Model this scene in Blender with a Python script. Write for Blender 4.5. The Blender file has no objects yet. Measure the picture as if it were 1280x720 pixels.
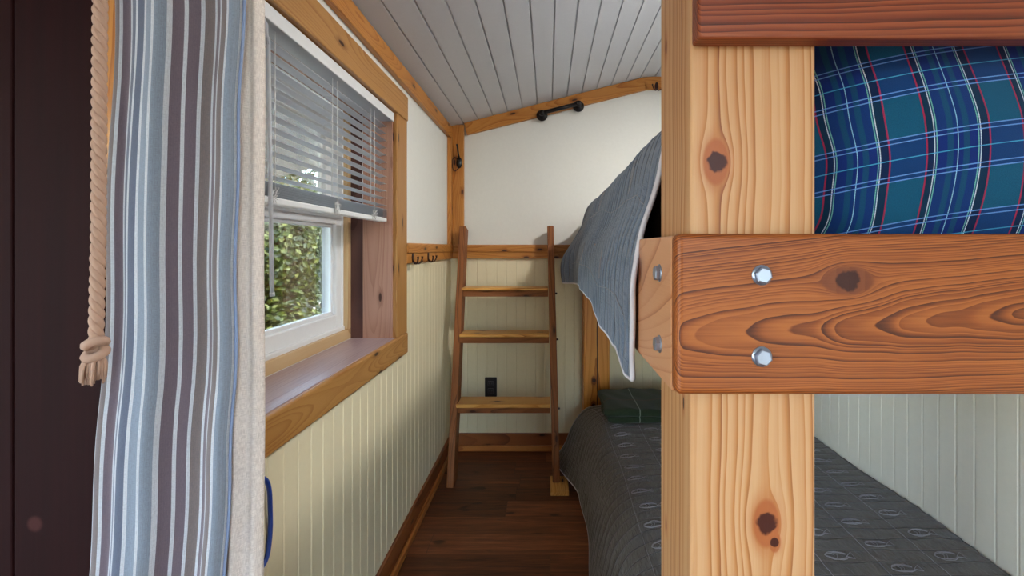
import bpy, bmesh, math, random
from mathutils import Vector, Matrix
import numpy as np

random.seed(7)
COL = bpy.context.scene.collection
CZ = 1.18            # camera height
F = 569.0
PI = math.pi

def lin(c):
    return tuple((v/255/12.92 if v/255 <= .04045 else ((v/255+.055)/1.055)**2.4) for v in c[:3]) + (1,)

# ------------------------------------------------------------------ node helper
class G:
    def __init__(s, name):
        s.m = bpy.data.materials.new(name); s.m.use_nodes = True
        s.t = s.m.node_tree; s.t.nodes.clear()
        s.out = s.n('ShaderNodeOutputMaterial')
    def n(s, typ, **kw):
        x = s.t.nodes.new(typ)
        for k, v in kw.items(): setattr(x, k, v)
        return x
    def put(s, sock, v):
        if hasattr(v, 'is_output'): s.t.links.new(v, sock)
        elif v is not None: sock.default_value = v
    def ma(s, op, a, b=None, c=None, clamp=False):
        x = s.n('ShaderNodeMath', operation=op, use_clamp=clamp)
        s.put(x.inputs[0], a)
        if b is not None: s.put(x.inputs[1], b)
        if c is not None: s.put(x.inputs[2], c)
        return x.outputs[0]
    def add(s, a, b): return s.ma('ADD', a, b)
    def sub(s, a, b): return s.ma('SUBTRACT', a, b)
    def mul(s, a, b): return s.ma('MULTIPLY', a, b)
    def div(s, a, b): return s.ma('DIVIDE', a, b)
    def sep(s, v):
        x = s.n('ShaderNodeSeparateXYZ'); s.put(x.inputs[0], v); return x.outputs
    def comb(s, a, b, c):
        x = s.n('ShaderNodeCombineXYZ')
        for i, v in enumerate((a, b, c)): s.put(x.inputs[i], v)
        return x.outputs[0]
    def obj(s): return s.n('ShaderNodeTexCoord').outputs['Object']
    def uv(s): return s.n('ShaderNodeTexCoord').outputs['UV']
    def rnd(s): return s.n('ShaderNodeObjectInfo').outputs['Random']
    def noise(s, vec, scale=1., detail=3., rough=.5, dist=0.):
        x = s.n('ShaderNodeTexNoise'); s.put(x.inputs['Vector'], vec)
        x.inputs['Scale'].default_value = scale; x.inputs['Detail'].default_value = detail
        x.inputs['Roughness'].default_value = rough; x.inputs['Distortion'].default_value = dist
        return x.outputs['Fac']
    def white(s, v):
        x = s.n('ShaderNodeTexWhiteNoise', noise_dimensions='1D'); s.put(x.inputs['W'], v); return x.outputs['Value']
    def mix(s, f, a, b, blend='MIX'):
        x = s.n('ShaderNodeMix', data_type='RGBA', blend_type=blend)
        s.put(x.inputs[0], f); s.put(x.inputs[6], a); s.put(x.inputs[7], b); return x.outputs[2]
    def ramp(s, f, stops, interp='LINEAR'):
        x = s.n('ShaderNodeValToRGB'); r = x.color_ramp; r.interpolation = interp
        while len(r.elements) < len(stops): r.elements.new(.5)
        for e, (p, c) in zip(r.elements, stops):
            e.position = p; e.color = c if len(c) == 4 else lin(c)
        s.put(x.inputs[0], f); return x.outputs[0]
    def mrange(s, v, a, b, c=0., d=1., smooth=True):
        x = s.n('ShaderNodeMapRange', interpolation_type='SMOOTHSTEP' if smooth else 'LINEAR')
        s.put(x.inputs[0], v)
        for i, q in enumerate((a, b, c, d)): s.put(x.inputs[i+1], q)
        return x.outputs[0]
    def bump(s, h, strength=.3, dist=.01):
        x = s.n('ShaderNodeBump'); s.put(x.inputs['Height'], h)
        x.inputs['Strength'].default_value = strength; x.inputs['Distance'].default_value = dist
        return x.outputs[0]
    def bsdf(s, color, rough=.5, bump=None, metal=0., spec=.5, sheen=0., coat=0.):
        b = s.n('ShaderNodeBsdfPrincipled')
        s.put(b.inputs['Base Color'], color); s.put(b.inputs['Roughness'], rough)
        b.inputs['Metallic'].default_value = metal; b.inputs['Specular IOR Level'].default_value = spec
        b.inputs['Sheen Weight'].default_value = sheen; b.inputs['Coat Weight'].default_value = coat
        b.inputs['Coat Roughness'].default_value = .25
        if bump is not None: s.put(b.inputs['Normal'], bump)
        s.t.links.new(b.outputs[0], s.out.inputs[0]); return s.m

def plain(name, c, rough=.5, metal=0., spec=.5, nz=0., coat=0.):
    g = G(name); col = lin(c)
    b = None
    o = g.obj(); f = g.noise(o, 60, 3)
    colr = g.mix(g.mul(f, .22), col, tuple(v*.72 for v in col[:3])+(1,))
    if nz: b = g.bump(f, nz, .004)
    return g.bsdf(colr, rough, b, metal, spec, coat=coat)

def wood(name, light, mid, dark, freq=90., y0=.12, z0=.0, slope=0.02, knots=(), auto=True, warp=.006,
         rough=.42, fiber=.35, coat=.15, sharp=2.5, knotc=(58, 28, 14), x0=None, ztilt=0., sideknots=(), halo=None, crack=None, bumpy=.15, autoknots=True, contrast=.85):
    """solid growth-ring wood, grain along local X; knots = (x, z, r)"""
    g = G(name)
    x, y, z = g.sep(g.obj())
    r = g.rnd()
    if auto:
        x = g.add(x, g.mul(r, 17.3))
        zz = g.add(z, g.mul(g.sub(r, .5), .10)); yy = g.add(y, g.mul(g.sub(g.ma('FRACT', g.mul(r, 7.7)), .5), .06))
    else: zz, yy = z, y
    kd = None; hal = None
    zdef = zz
    for (kx, kz, kr) in knots:
        dx = g.sub(x, kx); dz = g.sub(z, kz)
        wob = g.mul(g.sub(g.noise(g.comb(x, y, z), 90, 2), .5), kr*.9)
        d2 = g.add(g.add(g.ma('POWER', g.mul(dx, .55), 2), g.ma('POWER', dz, 2)), 1e-7)
        rr = g.ma('SQRT', g.add(g.ma('POWER', g.mul(dx, .93), 2), g.ma('POWER', dz, 2)))
        rr = g.add(rr, wob)
        q = g.ma('MINIMUM', g.div((kr*1.25)**2, d2), 1.)
        if kr > .007: zdef = g.sub(zdef, g.mul(dz, q))
        k1 = g.mrange(rr, kr*.80, kr*1.08, 1., 0.); k2 = g.mrange(g.ma('SQRT', d2), kr*.7, kr*2.3, 1., 0.)
        k2 = g.ma('MAXIMUM', k2, g.mul(g.mrange(g.ma('SQRT', d2), kr*1.1, kr*1.6, 1., 0.), 1.6))
        kd = k1 if kd is None else g.ma('MAXIMUM', kd, k1)
        hal = k2 if hal is None else g.ma('MAXIMUM', hal, k2)
    if auto and autoknots:
        vo = g.n('ShaderNodeTexVoronoi', voronoi_dimensions='2D', feature='F1')
        g.put(vo.inputs['Vector'], g.comb(g.mul(x, 4.2), g.mul(g.add(yy, zz), 13.), 0.)); vo.inputs['Scale'].default_value = 1.
        keep = g.ma('GREATER_THAN', g.sep(vo.outputs['Color'])[0], .45)
        dd = vo.outputs['Distance']
        kd = g.mul(g.mrange(dd, .05, .085, 1., 0.), keep)
        hal = g.mul(g.mrange(dd, .06, .22, 1., 0.), keep)
        zdef = g.add(zdef, g.mul(hal, .012))
    w1 = g.sub(g.noise(g.comb(g.mul(x, 2.2), g.mul(y, 8.), g.mul(zdef, 9.)), 1., 2.), .5)
    w2 = g.sub(g.noise(g.comb(g.mul(x, 14.), g.mul(y, 40.), g.mul(zdef, 50.)), 1., 2.), .5)
    if x0 is not None: d = g.add(g.add(g.sub(yy, y0), g.mul(g.sub(x, x0), slope)), g.mul(g.sub(g.noise(g.comb(g.mul(x, 7.), 0., 0.), 1., 2.), .5), .012)); zdef = g.sub(zdef, g.mul(g.sub(x, x0), ztilt))
    else: d = g.add(g.sub(yy, y0), g.mul(x, slope))
    if auto: d = g.add(g.sub(yy, y0), g.mul(g.sub(g.noise(g.comb(g.mul(x, .9), r, 0.), 1., 1.), .5), slope*6))
    R = g.ma('SQRT', g.add(g.ma('POWER', g.sub(zdef, z0), 2), g.ma('POWER', d, 2)))
    R = g.add(R, g.add(g.mul(w1, warp*2), g.mul(w2, warp*.3)))
    R = g.add(R, g.mul(g.sub(g.noise(g.comb(g.mul(R, freq*.35), 3.3, 0.), 1., 2.), .5), 2.6/freq))
    amp = g.add(.35, g.mul(g.white(g.ma('FLOOR', g.mul(R, freq))), .85))
    t = g.ma('FRACT', g.mul(R, freq))
    t = g.mul(g.mul(g.ma('POWER', t, sharp), g.mrange(t, .93, 1., 1., 0.)), amp)
    fib = g.noise(g.comb(g.mul(x, 9.), g.mul(y, 420.), g.mul(z, 420.)), 1., 3., .6)
    big = g.noise(g.comb(g.mul(x, 2.), g.mul(y, 12.), g.mul(zdef, 14.)), 1., 2.)
    t2 = g.add(g.mul(t, contrast), g.mul(g.sub(fib, .5), fiber)); t2 = g.add(t2, g.mul(g.sub(big, .5), .5))
    col = g.ramp(t2, [(0., light), (.45, mid), (1., dark)])
    if hal is not None:
        col = g.mix(g.mul(hal, .55), col, lin(halo or dark))
        col = g.mix(kd, col, lin(knotc))
    if crack:
        cl = g.ma('ABSOLUTE', g.sub(g.add(z, g.mul(g.sub(g.noise(g.comb(g.mul(x, 5.), 0., 0.), 1., 2.), .5), .02)), crack))
        col = g.mix(g.mrange(cl, .0024, .0042, .95, 0.), col, lin(knotc))
    for (kx, ky, kr) in sideknots:          # knots seen on the side face
        e = g.ma('SQRT', g.add(g.ma('POWER', g.mul(g.sub(x, kx), .33), 2), g.ma('POWER', g.sub(y, ky), 2)))
        m = g.mul(g.ma('GREATER_THAN', z, .04), 1.)
        col = g.mix(g.mul(g.mul(g.mrange(e, kr, kr*3., 1., 0.), m), .5), col, lin(halo or dark))
        col = g.mix(g.mul(g.mrange(e, kr*.7, kr*1.15, 1., 0.), m), col, lin(knotc))
    b = g.bump(g.add(g.mul(t, .5), fib), bumpy, .002)
    return g.bsdf(col, rough, b, coat=coat, spec=.3)

# ------------------------------------------------------------------ mesh helper
class MB:
    def __init__(s): s.v = []; s.f = []; s.uv = []; s.mi = []; s.sm = []
    def add(s, verts, faces, uvs=None, mi=0, smooth=False):
        o = len(s.v); s.v += [tuple(p) for p in verts]
        for k, f in enumerate(faces):
            s.f.append([i+o for i in f]); s.mi.append(mi); s.sm.append(smooth)
            s.uv.append([uvs[i] for i in f] if uvs is not None else [(0, 0)]*len(f))
        return s
    def box(s, x0, x1, y0, y1, z0, z1, bev=0., seg=2, mi=0):
        bm = bmesh.new(); bmesh.ops.create_cube(bm, size=1.)
        for v in bm.verts:
            v.co = Vector(((x0+x1)/2+v.co.x*(x1-x0), (y0+y1)/2+v.co.y*(y1-y0), (z0+z1)/2+v.co.z*(z1-z0)))
        if bev: bmesh.ops.bevel(bm, geom=bm.edges[:], offset=bev, segments=seg, affect='EDGES', profile=.5)
        s.bm(bm, mi=mi); return s
    def bm(s, bm, mi=0, smooth=False, mat=None):
        bm.verts.index_update()
        vs = [(mat @ v.co if mat else v.co.copy()) for v in bm.verts]
        s.add(vs, [[v.index for v in f.verts] for f in bm.faces], mi=mi, smooth=smooth); bm.free()
    def tube(s, pts, r, n=8, closed=False, mi=0, cap=True):
        pts = [Vector(p) for p in pts]; m = len(pts)
        rs = r if hasattr(r, '__len__') else [r]*m
        rings = []; up = None
        for i, p in enumerate(pts):
            a = pts[(i-1) % m] if closed or i > 0 else p
            b = pts[(i+1) % m] if closed or i < m-1 else p
            t = (b-a).normalized()
            if up is None:
                up = t.orthogonal().normalized()
            up = (up - t*up.dot(t))
            up = up.normalized() if up.length > 1e-6 else t.orthogonal().normalized()
            sd = t.cross(up)
            rings.append([p+(up*math.cos(2*PI*k/n)+sd*math.sin(2*PI*k/n))*rs[i] for k in range(n)])
        vs = [q for rg in rings for q in rg]; fs = []
        for i in range(m if closed else m-1):
            j = (i+1) % m
            for k in range(n):
                k2 = (k+1) % n
                fs.append([i*n+k, i*n+k2, j*n+k2, j*n+k])
        if cap and not closed:
            fs.append(list(range(n))[::-1]); fs.append([(m-1)*n+k for k in range(n)])
        s.add(vs, fs, mi=mi, smooth=True); return s
    def lathe(s, prof, c, axis, n=20, mi=0, smooth=True):
        """prof = [(r, h)], revolved about axis through c"""
        ax = Vector(axis).normalized(); u = ax.orthogonal().normalized(); w = ax.cross(u); c = Vector(c)
        vs = []; fs = []
        for (r, h) in prof:
            vs += [c+ax*h+(u*math.cos(2*PI*k/n)+w*math.sin(2*PI*k/n))*r for k in range(n)]
        for i in range(len(prof)-1):
            for k in range(n):
                fs.append([i*n+k, i*n+(k+1) % n, (i+1)*n+(k+1) % n, (i+1)*n+k])
        fs.append(list(range(n))[::-1]); fs.append([(len(prof)-1)*n+k for k in range(n)])
        s.add(vs, fs, mi=mi, smooth=smooth); return s
    def grid(s, P, uv=None, mi=0):
        nu, nv = len(P), len(P[0])
        vs = [p for row in P for p in row]
        us = [q for row in uv for q in row] if uv is not None else None
        fs = [[i*nv+j, (i+1)*nv+j, (i+1)*nv+j+1, i*nv+j+1] for i in range(nu-1) for j in range(nv-1)]
        s.add(vs, fs, us, mi, True); return s
    def build(s, name, mats, parent=None, loc=None):
        me = bpy.data.meshes.new(name)
        off = Vector(loc) if loc is not None else Vector((0, 0, 0))
        me.from_pydata([tuple(Vector(p)-off) for p in s.v], [], s.f)
        for m in (mats if isinstance(mats, (list, tuple)) else [mats]): me.materials.append(m)
        ul = me.uv_layers.new(name='UVMap'); k = 0
        for poly, us in zip(me.polygons, s.uv):
            for q in us: ul.data[k].uv = q; k += 1
        me.polygons.foreach_set('material_index', s.mi); me.polygons.foreach_set('use_smooth', s.sm)
        me.update()
        o = bpy.data.objects.new(name, me); COL.objects.link(o); o.location = off
        if parent is not None:
            o.parent = parent; o.location = off - parent.location
        return o

def tag(o, label, cat, group=None):
    o['label'] = label; o['category'] = cat
    if group: o['group'] = group
    return o
def struct(o): o['kind'] = 'structure'; return o
def empty(name, loc, label=None, cat=None, group=None):
    o = bpy.data.objects.new(name, None); COL.objects.link(o); o.location = loc; o.empty_display_size = .05
    if label: tag(o, label, cat, group)
    return o

def board(name, x0, x1, y0, y1, z0, z1, axis, mat, parent=None, bev=.003, seg=2, rot=None):
    """a board whose mesh-local X runs with the grain along the world axis"""
    c = Vector(((x0+x1)/2, (y0+y1)/2, (z0+z1)/2)); sx, sy, sz = x1-x0, y1-y0, z1-z0
    if axis == 'X': L, A, B, M = sx, sy, sz, Matrix.Identity(3)
    elif axis == 'Y': L, A, B, M = sy, sx, sz, Matrix.Rotation(PI/2, 3, 'Z')
    else: L, A, B, M = sz, sy, sx, Matrix.Rotation(-PI/2, 3, 'Y')
    mb = MB(); mb.box(-L/2, L/2, -A/2, A/2, -B/2, B/2, bev, seg)
    o = mb.build(name, mat, None)
    if rot is not None: M = rot @ M
    o.rotation_euler = M.to_euler()
    o.location = c
    if parent is not None:
        o.parent = parent; o.location = c - parent.location
    return o

# ------------------------------------------------------------------ materials
M = {}
M['white'] = plain('white_plaster', (232, 232, 226), .75, nz=.08)
M['cream'] = plain('cream_beadboard_paint', (235, 224, 190), .5)
M['grey'] = plain('pale_grey_beadboard_paint', (234, 226, 210), .5)
M['ceil'] = plain('light_grey_ceiling', (206, 207, 210), .55)  # even light grey over the ceiling boards
M['pine'] = wood('honey_pine', (192, 130, 62), (168, 102, 38), (122, 64, 20), freq=170, y0=.07, slope=.03, contrast=.65, fiber=.5)
M['casing'] = wood('window_casing_pine', (178, 130, 74), (156, 104, 50), (118, 70, 30), freq=190, y0=.06, slope=.03, contrast=.6, fiber=.5)
M['sill'] = wood('weathered_sill', (176, 154, 156), (148, 124, 128), (100, 78, 80), freq=140, rough=.4, autoknots=False, fiber=.9, contrast=.4)
M['jamb'] = wood('pinkish_jamb', (182, 140, 122), (160, 114, 96), (114, 68, 54), freq=160, y0=.05, rough=.35, contrast=.45)
M['darkjamb'] = wood('dark_jamb', (92, 60, 56), (70, 42, 40), (44, 24, 24), freq=90, rough=.4)
M['stop'] = wood('pale_stop', (206, 176, 134), (190, 152, 106), (150, 108, 68), freq=90, autoknots=False)
M['base'] = wood('reddish_baseboard', (150, 88, 48), (128, 70, 36), (86, 42, 20), freq=90)
M['shoe'] = wood('shoe_moulding', (190, 122, 60), (170, 100, 46), (130, 70, 30), freq=90, autoknots=False)
M['ladder'] = wood('walnut_stained_ladder', (144, 88, 48), (116, 68, 35), (66, 36, 18), freq=150, rough=.6, fiber=.6, coat=0, bumpy=.4)
M['tread'] = wood('pine_tread', (222, 168, 92), (204, 142, 66), (150, 88, 36), freq=90, rough=.4)
M['cream_leg'] = wood('pale_bed_leg', (206, 160, 120), (190, 140, 98), (150, 100, 66), freq=90, autoknots=False)
M['rail'] = wood('orange_fir_rail', (164, 92, 38), (131, 65, 22), (78, 34, 12), freq=350, auto=False, sharp=1.2, x0=-.40, ztilt=.06, halo=(110, 54, 26),
                 y0=-.062, z0=-.0175, slope=-.075, knots=[(-.305, .039, .0125)], warp=.0045, fiber=.75, contrast=1.1, coat=.1, rough=.5, knotc=(58, 20, 8))
M['guard'] = wood('reddish_guard_rail', (146, 74, 38), (120, 52, 25), (62, 24, 11), freq=240, auto=False, y0=-.3, z0=.1,
                  slope=.01, warp=.004, fiber=.6, sharp=1.4)
M['siderail'] = wood('side_rail_fir', (206, 148, 108), (186, 118, 76), (104, 50, 28), freq=85, auto=False, y0=.06, z0=.12,
                     slope=.16, warp=.004, knots=[(-.825, .045, .022)], sharp=5, coat=.2, fiber=.25, knotc=(110, 60, 50))
M['bolt'] = plain('zinc_bolt', (168, 178, 196), .35, metal=.85)
M['black'] = plain('black_iron', (26, 22, 24), .3, metal=.5)
M['bronze'] = plain('oiled_bronze', (58, 32, 28), .4, metal=.5)
M['blk'] = plain('black_plastic', (20, 18, 20), .35)
M['vinyl'] = plain('white_vinyl', (236, 238, 240), .35)
g = G('blind_slat_white')
_d = g.n('ShaderNodeBsdfPrincipled'); _d.inputs['Base Color'].default_value = lin((238, 241, 246)); _d.inputs['Roughness'].default_value = .35
_t = g.n('ShaderNodeBsdfTranslucent'); _t.inputs[0].default_value = lin((238, 241, 246))
_m = g.n('ShaderNodeMixShader'); _m.inputs[0].default_value = .5
g.t.links.new(_d.outputs[0], _m.inputs[1]); g.t.links.new(_t.outputs[0], _m.inputs[2]); g.t.links.new(_m.outputs[0], g.out.inputs[0])
M['blind'] = g.m
M['blue'] = plain('blue_plastic', (36, 70, 160), .35)
M['piping'] = plain('white_piping', (214, 208, 214), .8)
M['stitch'] = plain('pale_thread', (158, 154, 158), .8)
M['dark'] = None
M['rope'] = plain('cotton_rope', (178, 144, 124), .9, nz=.5)
M['mattress'] = plain('mattress_ticking', (58, 54, 56), .9)
M['soil'] = plain('pale_bounce_ground', (176, 168, 150), .95)  # outside ground made pale to bounce sunlight up to the blind
M['bark'] = plain('bark', (70, 54, 42), .9, nz=.6)

g = G('clear_cord')
M['cord'] = g.bsdf(lin((235, 235, 235)), .4)

def post_mat(name, cx, cz, knots, light, mid, dark, **kw):
    # local x = world z - cz ; local z = cx - world x
    ks = [(k[1]-cz, cx-k[0], k[2]) for k in knots]
    return wood(name, light, mid, dark, auto=False, knots=ks, **kw)

# dark stained planks
g = G('dark_red_brown_stain')
x, y, z = g.sep(g.obj())
f = g.noise(g.comb(g.mul(x, 60.), y, g.mul(z, 2.)), 1., 4., .6)
col = g.ramp(f, [(0., (22, 4, 5)), (.5, (33, 7, 8)), (1., (43, 11, 10))])
dx = g.sub(x, -.699); dz = g.sub(z, CZ-.376)
k = g.mrange(g.ma('SQRT', g.add(g.ma('POWER', dx, 2), g.ma('POWER', dz, 2))), .006, .013, 1., 0.)
col = g.mix(k, col, lin((66, 34, 32)))
M['dark'] = g.bsdf(col, .7, g.bump(f, .2, .002), spec=.12)

# floor planks
g = G('dark_plank_floor')
x, y, z = g.sep(g.obj())
row = g.ma('FLOOR', g.div(y, .125)); fy = g.ma('FRACT', g.div(y, .125))
xo = g.add(g.div(x, 1.2), g.mul(g.white(row), 5.)); fx = g.ma('FRACT', xo); pid = g.add(g.mul(row, 31.7), g.ma('FLOOR', xo))
rv = g.white(pid)
gr = g.noise(g.comb(g.add(g.mul(x, 3.), g.mul(rv, 30.)), g.mul(y, 46.), rv), 1., 5., .65, .4)
g2 = g.noise(g.comb(g.add(g.mul(x, 14.), g.mul(rv, 30.)), g.mul(y, 260.), rv), 1., 3., .6)
kn = g.noise(g.comb(g.add(g.mul(x, 5.), g.mul(rv, 90.)), g.mul(y, 14.), 3.), 1., 2.)
v = g.add(g.add(g.mul(gr, .9), g.mul(g.sub(g2, .5), .35)), g.mul(g.sub(rv, .5), .32))
v = g.sub(v, g.mul(g.mrange(kn, .64, .74), .35))
col = g.ramp(v, [(.15, (54, 28, 17)), (.45, (116, 66, 40)), (.62, (146, 86, 54)), (.9, (188, 124, 82))])
seam = g.ma('MAXIMUM', g.mrange(fy, .0, .03, 1., 0.), g.mrange(fx, 0., .003, 1., 0.))
col = g.mix(g.mul(seam, .75), col, lin((24, 13, 10)))
M['floor'] = g.bsdf(col, g.add(g.mul(gr, .25), .32), g.bump(g.sub(v, g.mul(seam, .6)), .25, .003), spec=.4)

# quilt
def quilt_mat(name, c1, c2):
    g = G(name)
    u, v, _ = g.sep(g.uv())
    wob = g.mul(g.sub(g.noise(g.comb(g.mul(u, 9.), g.mul(v, 9.), 0.), 1., 2.), .5), .3)
    s = g.ma('ABSOLUTE', g.sub(g.ma('FRACT', g.add(g.div(v, .045), wob)), .5))     # 0 mid, .5 at the seam
    puff = g.ma('SQRT', g.ma('MAXIMUM', g.sub(1., g.ma('POWER', g.mul(s, 2.), 4)), 0.))
    wr = g.noise(g.comb(g.mul(u, 95.), g.mul(v, 24.), 0.), 1., 3., .55, .6)
    fine = g.noise(g.comb(g.mul(u, 700.), g.mul(v, 700.), 0.), 1., 1.)
    h = g.add(g.mul(puff, .9), g.mul(wr, .9))
    t = g.add(g.mul(wr, .6), g.mul(fine, .4))  # wrinkle highlights painted into the colour, plus weave speckle
    col = g.mix(t, lin(c1), lin(c2))
    col = g.mix(g.mrange(s, .45, .5, 0., .85), col, lin((30, 29, 30)))
    col = g.mix(g.mul(g.mrange(g.ma('ABSOLUTE', g.sub(s, .435)), .0, .016, 1., 0.), g.mrange(fine, .3, .6, .1, .5)), col, lin((150, 148, 150)))
    return g.bsdf(col, .75, g.bump(h, .95, .007), sheen=.25, spec=.3)
M['quilt'] = quilt_mat('grey_quilt', (74, 68, 62), (112, 104, 97))
M['quilt_daylit'] = quilt_mat('daylit_grey_quilt', (76, 88, 108), (114, 130, 154))  # same quilt fabric, with blue window light put into its colours

# curtain stripes (uv.x = metres across the cloth)
g = G('striped_curtain')
u, v, _ = g.sep(g.uv())
BLU, BL2, WH, MAU, TAU = (100, 107, 124), (136, 146, 160), (196, 198, 204), (112, 99, 107), (124, 113, 111)
seq = []
for c in (BL2, TAU, MAU, BLU, BLU, BL2, BL2, MAU, MAU, TAU, MAU, TAU): seq += [(c, 1.36), (WH, .50)]
tot = sum(w for _, w in seq); p = 0; stops = []
for c, w in seq: stops.append((p/tot, c)); p += w
fr = g.ma('FRACT', g.div(u, tot*.0101))
col = g.ramp(fr, stops, 'CONSTANT')
weave = g.noise(g.comb(g.mul(u, 2600.), g.mul(v, 160.), 0.), 1., 2.)
weave2 = g.noise(g.comb(g.mul(u, 160.), g.mul(v, 2600.), 0.), 1., 2.)
w = g.add(weave, weave2)
col = g.mix(g.mrange(w, .75, 1.3, 0., .28), col, lin((60, 58, 72)))
pin = g.ma('FRACT', g.div(u, .0027)); col = g.mix(g.mrange(pin, .86, .95, 0., .18), col, lin((60, 60, 80)))
M['curtain'] = g.bsdf(col, .9, g.bump(w, .25, .001), sheen=.2, spec=.1)
g = G('curtain_lining')
u, v, _ = g.sep(g.uv())
w = g.add(g.noise(g.comb(g.mul(u, 1800.), g.mul(v, 120.), 0.), 1., 2.), g.noise(g.comb(g.mul(u, 120.), g.mul(v, 1800.), 0.), 1., 2.))
col = g.mix(g.mrange(w, .7, 1.3), lin((230, 220, 212)), lin((196, 184, 178)))
M['lining'] = g.bsdf(col, .9, g.bump(w, .3, .001), spec=.1)

# plaid pillow (uv metres)
g = G('plaid_flannel')
u, v, _ = g.sep(g.uv())
def line(val, pos, w, soft=.3): # 1 near pos
    return g.mrange(g.ma('ABSOLUTE', g.sub(val, pos)), w*(1-soft), w*(1+soft), 1., 0.)
fu = g.ma('FRACT', g.div(u, .119)); fv = g.ma('FRACT', g.div(v, .112))
teal = lin((18, 78, 106)); navy = lin((17, 32, 104)); ink = lin((10, 20, 48)); grn = lin((18, 80, 96))
bu = line(fu, .315, .205, .04); bv = line(fv, .27, .25, .04)
col = g.mix(g.mul(bu, .75), teal, navy); col = g.mix(g.mul(bv, .6), col, navy)
for pz in (.045, .595): col = g.mix(g.mul(line(fu, pz, .05, .1), .75), col, ink)
col = g.mix(g.mul(line(fu, .24, .03, .2), .55), col, grn); col = g.mix(g.mul(line(fu, .40, .03, .2), .55), col, grn)
twill = g.ma('FRACT', g.div(g.add(u, v), .0021)); tw = g.mrange(g.ma('ABSOLUTE', g.sub(twill, .5)), .1, .4, .45, 1.)
for pz in (.0+.01, .64): col = g.mix(g.mul(line(fu, pz, .008), .75), col, lin((168, 40, 74)))
for pz in (.085, .545): col = g.mix(g.mul(line(fu, pz, .005), tw), col, lin((214, 222, 236)))
for pz in (.108, .522): col = g.mix(g.mul(line(fu, pz, .005), tw), col, lin((120, 190, 170)))
col = g.mix(g.mul(line(fu, .315, .0045), tw), col, lin((150, 206, 232)))
for pz in (.02, .075, .465, .52): col = g.mix(g.mul(line(fv, pz, .0065), .8), col, lin((104, 150, 216)))
col = g.mix(g.mul(line(fv, .27, .006), .8), col, lin((70, 156, 196)))
tx = g.noise(g.comb(g.mul(u, 900.), g.mul(v, 900.), 0.), 1., 2.)
col = g.mix(g.mrange(tx, .35, .75, 0., .25), col, ink)
M['plaid'] = g.bsdf(col, .9, g.bump(tx, .2, .001), sheen=.1, spec=.15)

# green blanket
g = G('dark_green_wool')
x, y, z = g.sep(g.obj())
n = g.noise(g.obj(), 240, 3)
col = g.mix(n, lin((30, 42, 30)), lin((58, 70, 52)))
xw = g.add(x, g.mul(g.sub(g.noise(g.obj(), 30, 2), .5), .008))
col = g.mix(g.mul(line(g.ma('FRACT', g.div(g.add(xw, .20), .17)), .5, .011), .75), col, lin((150, 158, 146)))
col = g.mix(g.mul(line(y, -.02, .003), .5), col, lin((110, 60, 44)))
M['green'] = g.bsdf(col, .95, g.bump(n, .5, .003), sheen=.15, spec=.1)

# glass
g = G('window_glass')
tr = g.n('ShaderNodeBsdfTransparent'); tr.inputs[0].default_value = (.95, .97, .96, 1)
gl = g.n('ShaderNodeBsdfGlossy'); gl.inputs['Roughness'].default_value = .02
fr = g.n('ShaderNodeFresnel'); fr.inputs[0].default_value = 1.45
mx = g.n('ShaderNodeMixShader'); g.t.links.new(g.mul(fr.outputs[0], .6), mx.inputs[0])
g.t.links.new(tr.outputs[0], mx.inputs[1]); g.t.links.new(gl.outputs[0], mx.inputs[2]); g.t.links.new(mx.outputs[0], g.out.inputs[0])
M['glass'] = g.m

def leaf_mat(name, a, b, c):
    g = G(name)
    x = g.n('ShaderNodeNewGeometry').outputs['Random Per Island']
    col = g.ramp(x, [(0., a), (.5, b), (1., c)])
    d = g.n('ShaderNodeBsdfPrincipled'); g.put(d.inputs['Base Color'], col); d.inputs['Roughness'].default_value = .5
    t = g.n('ShaderNodeBsdfTranslucent'); g.put(t.inputs[0], col)
    m = g.n('ShaderNodeMixShader'); m.inputs[0].default_value = .35
    g.t.links.new(d.outputs[0], m.inputs[1]); g.t.links.new(t.outputs[0], m.inputs[2]); g.t.links.new(m.outputs[0], g.out.inputs[0])
    return g.m
M['leaf'] = leaf_mat('hedge_leaves', (24, 38, 10), (56, 72, 18), (100, 104, 34))
M['leaf2'] = leaf_mat('tree_leaves', (22, 34, 10), (50, 56, 16), (92, 82, 28))

# ------------------------------------------------------------------ room shell
XL, XR, YF, YB = -.575, 1.155, 2.67, -1.6
def cz_at(X): return CZ + (.704+.258*(X+.577) if X < .563 else .998)

struct(MB().box(-1.9, XR+.12, YB, YF+.12, -.06, 0.).build('floor', M['floor']))

def ceiling():
    mb = MB()
    g0 = -.49+.0856*(-1); wdt = .0856; gv = .005
    xs = []
    k = -14
    prof = []
    X = g0-14*wdt
    pts = []
    while X < 1.4:
        a, b = X, X+wdt
        pts += [(a, .007), (a+gv*.5, .007), (a+gv*.5+.001, .0), (b-gv*.5-.001, .0), (b-gv*.5, .007)]
        X = b
    def ceil_z(X):
        return cz_at(max(X, XL-1.6))
    low = [(x, ceil_z(x)+h) for x, h in pts]
    n = len(low)
    vs = [(x, YB, z) for x, z in low]+[(x, YF+.1, z) for x, z in low]+[(x, YB, z+.08) for x, z in low]+[(x, YF+.1, z+.08) for x, z in low]
    fs = []
    for i in range(n-1):
        fs.append([i, i+1, n+i+1, n+i][::-1]); fs.append([2*n+i, 2*n+i+1, 3*n+i+1, 3*n+i])
        fs.append([i, 2*n+i, 2*n+i+1, i+1]); fs.append([n+i, n+i+1, 3*n+i+1, 3*n+i])
    mb.add(vs, fs)
    return struct(mb.build('ceiling', M['ceil']))
ceiling()

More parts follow.
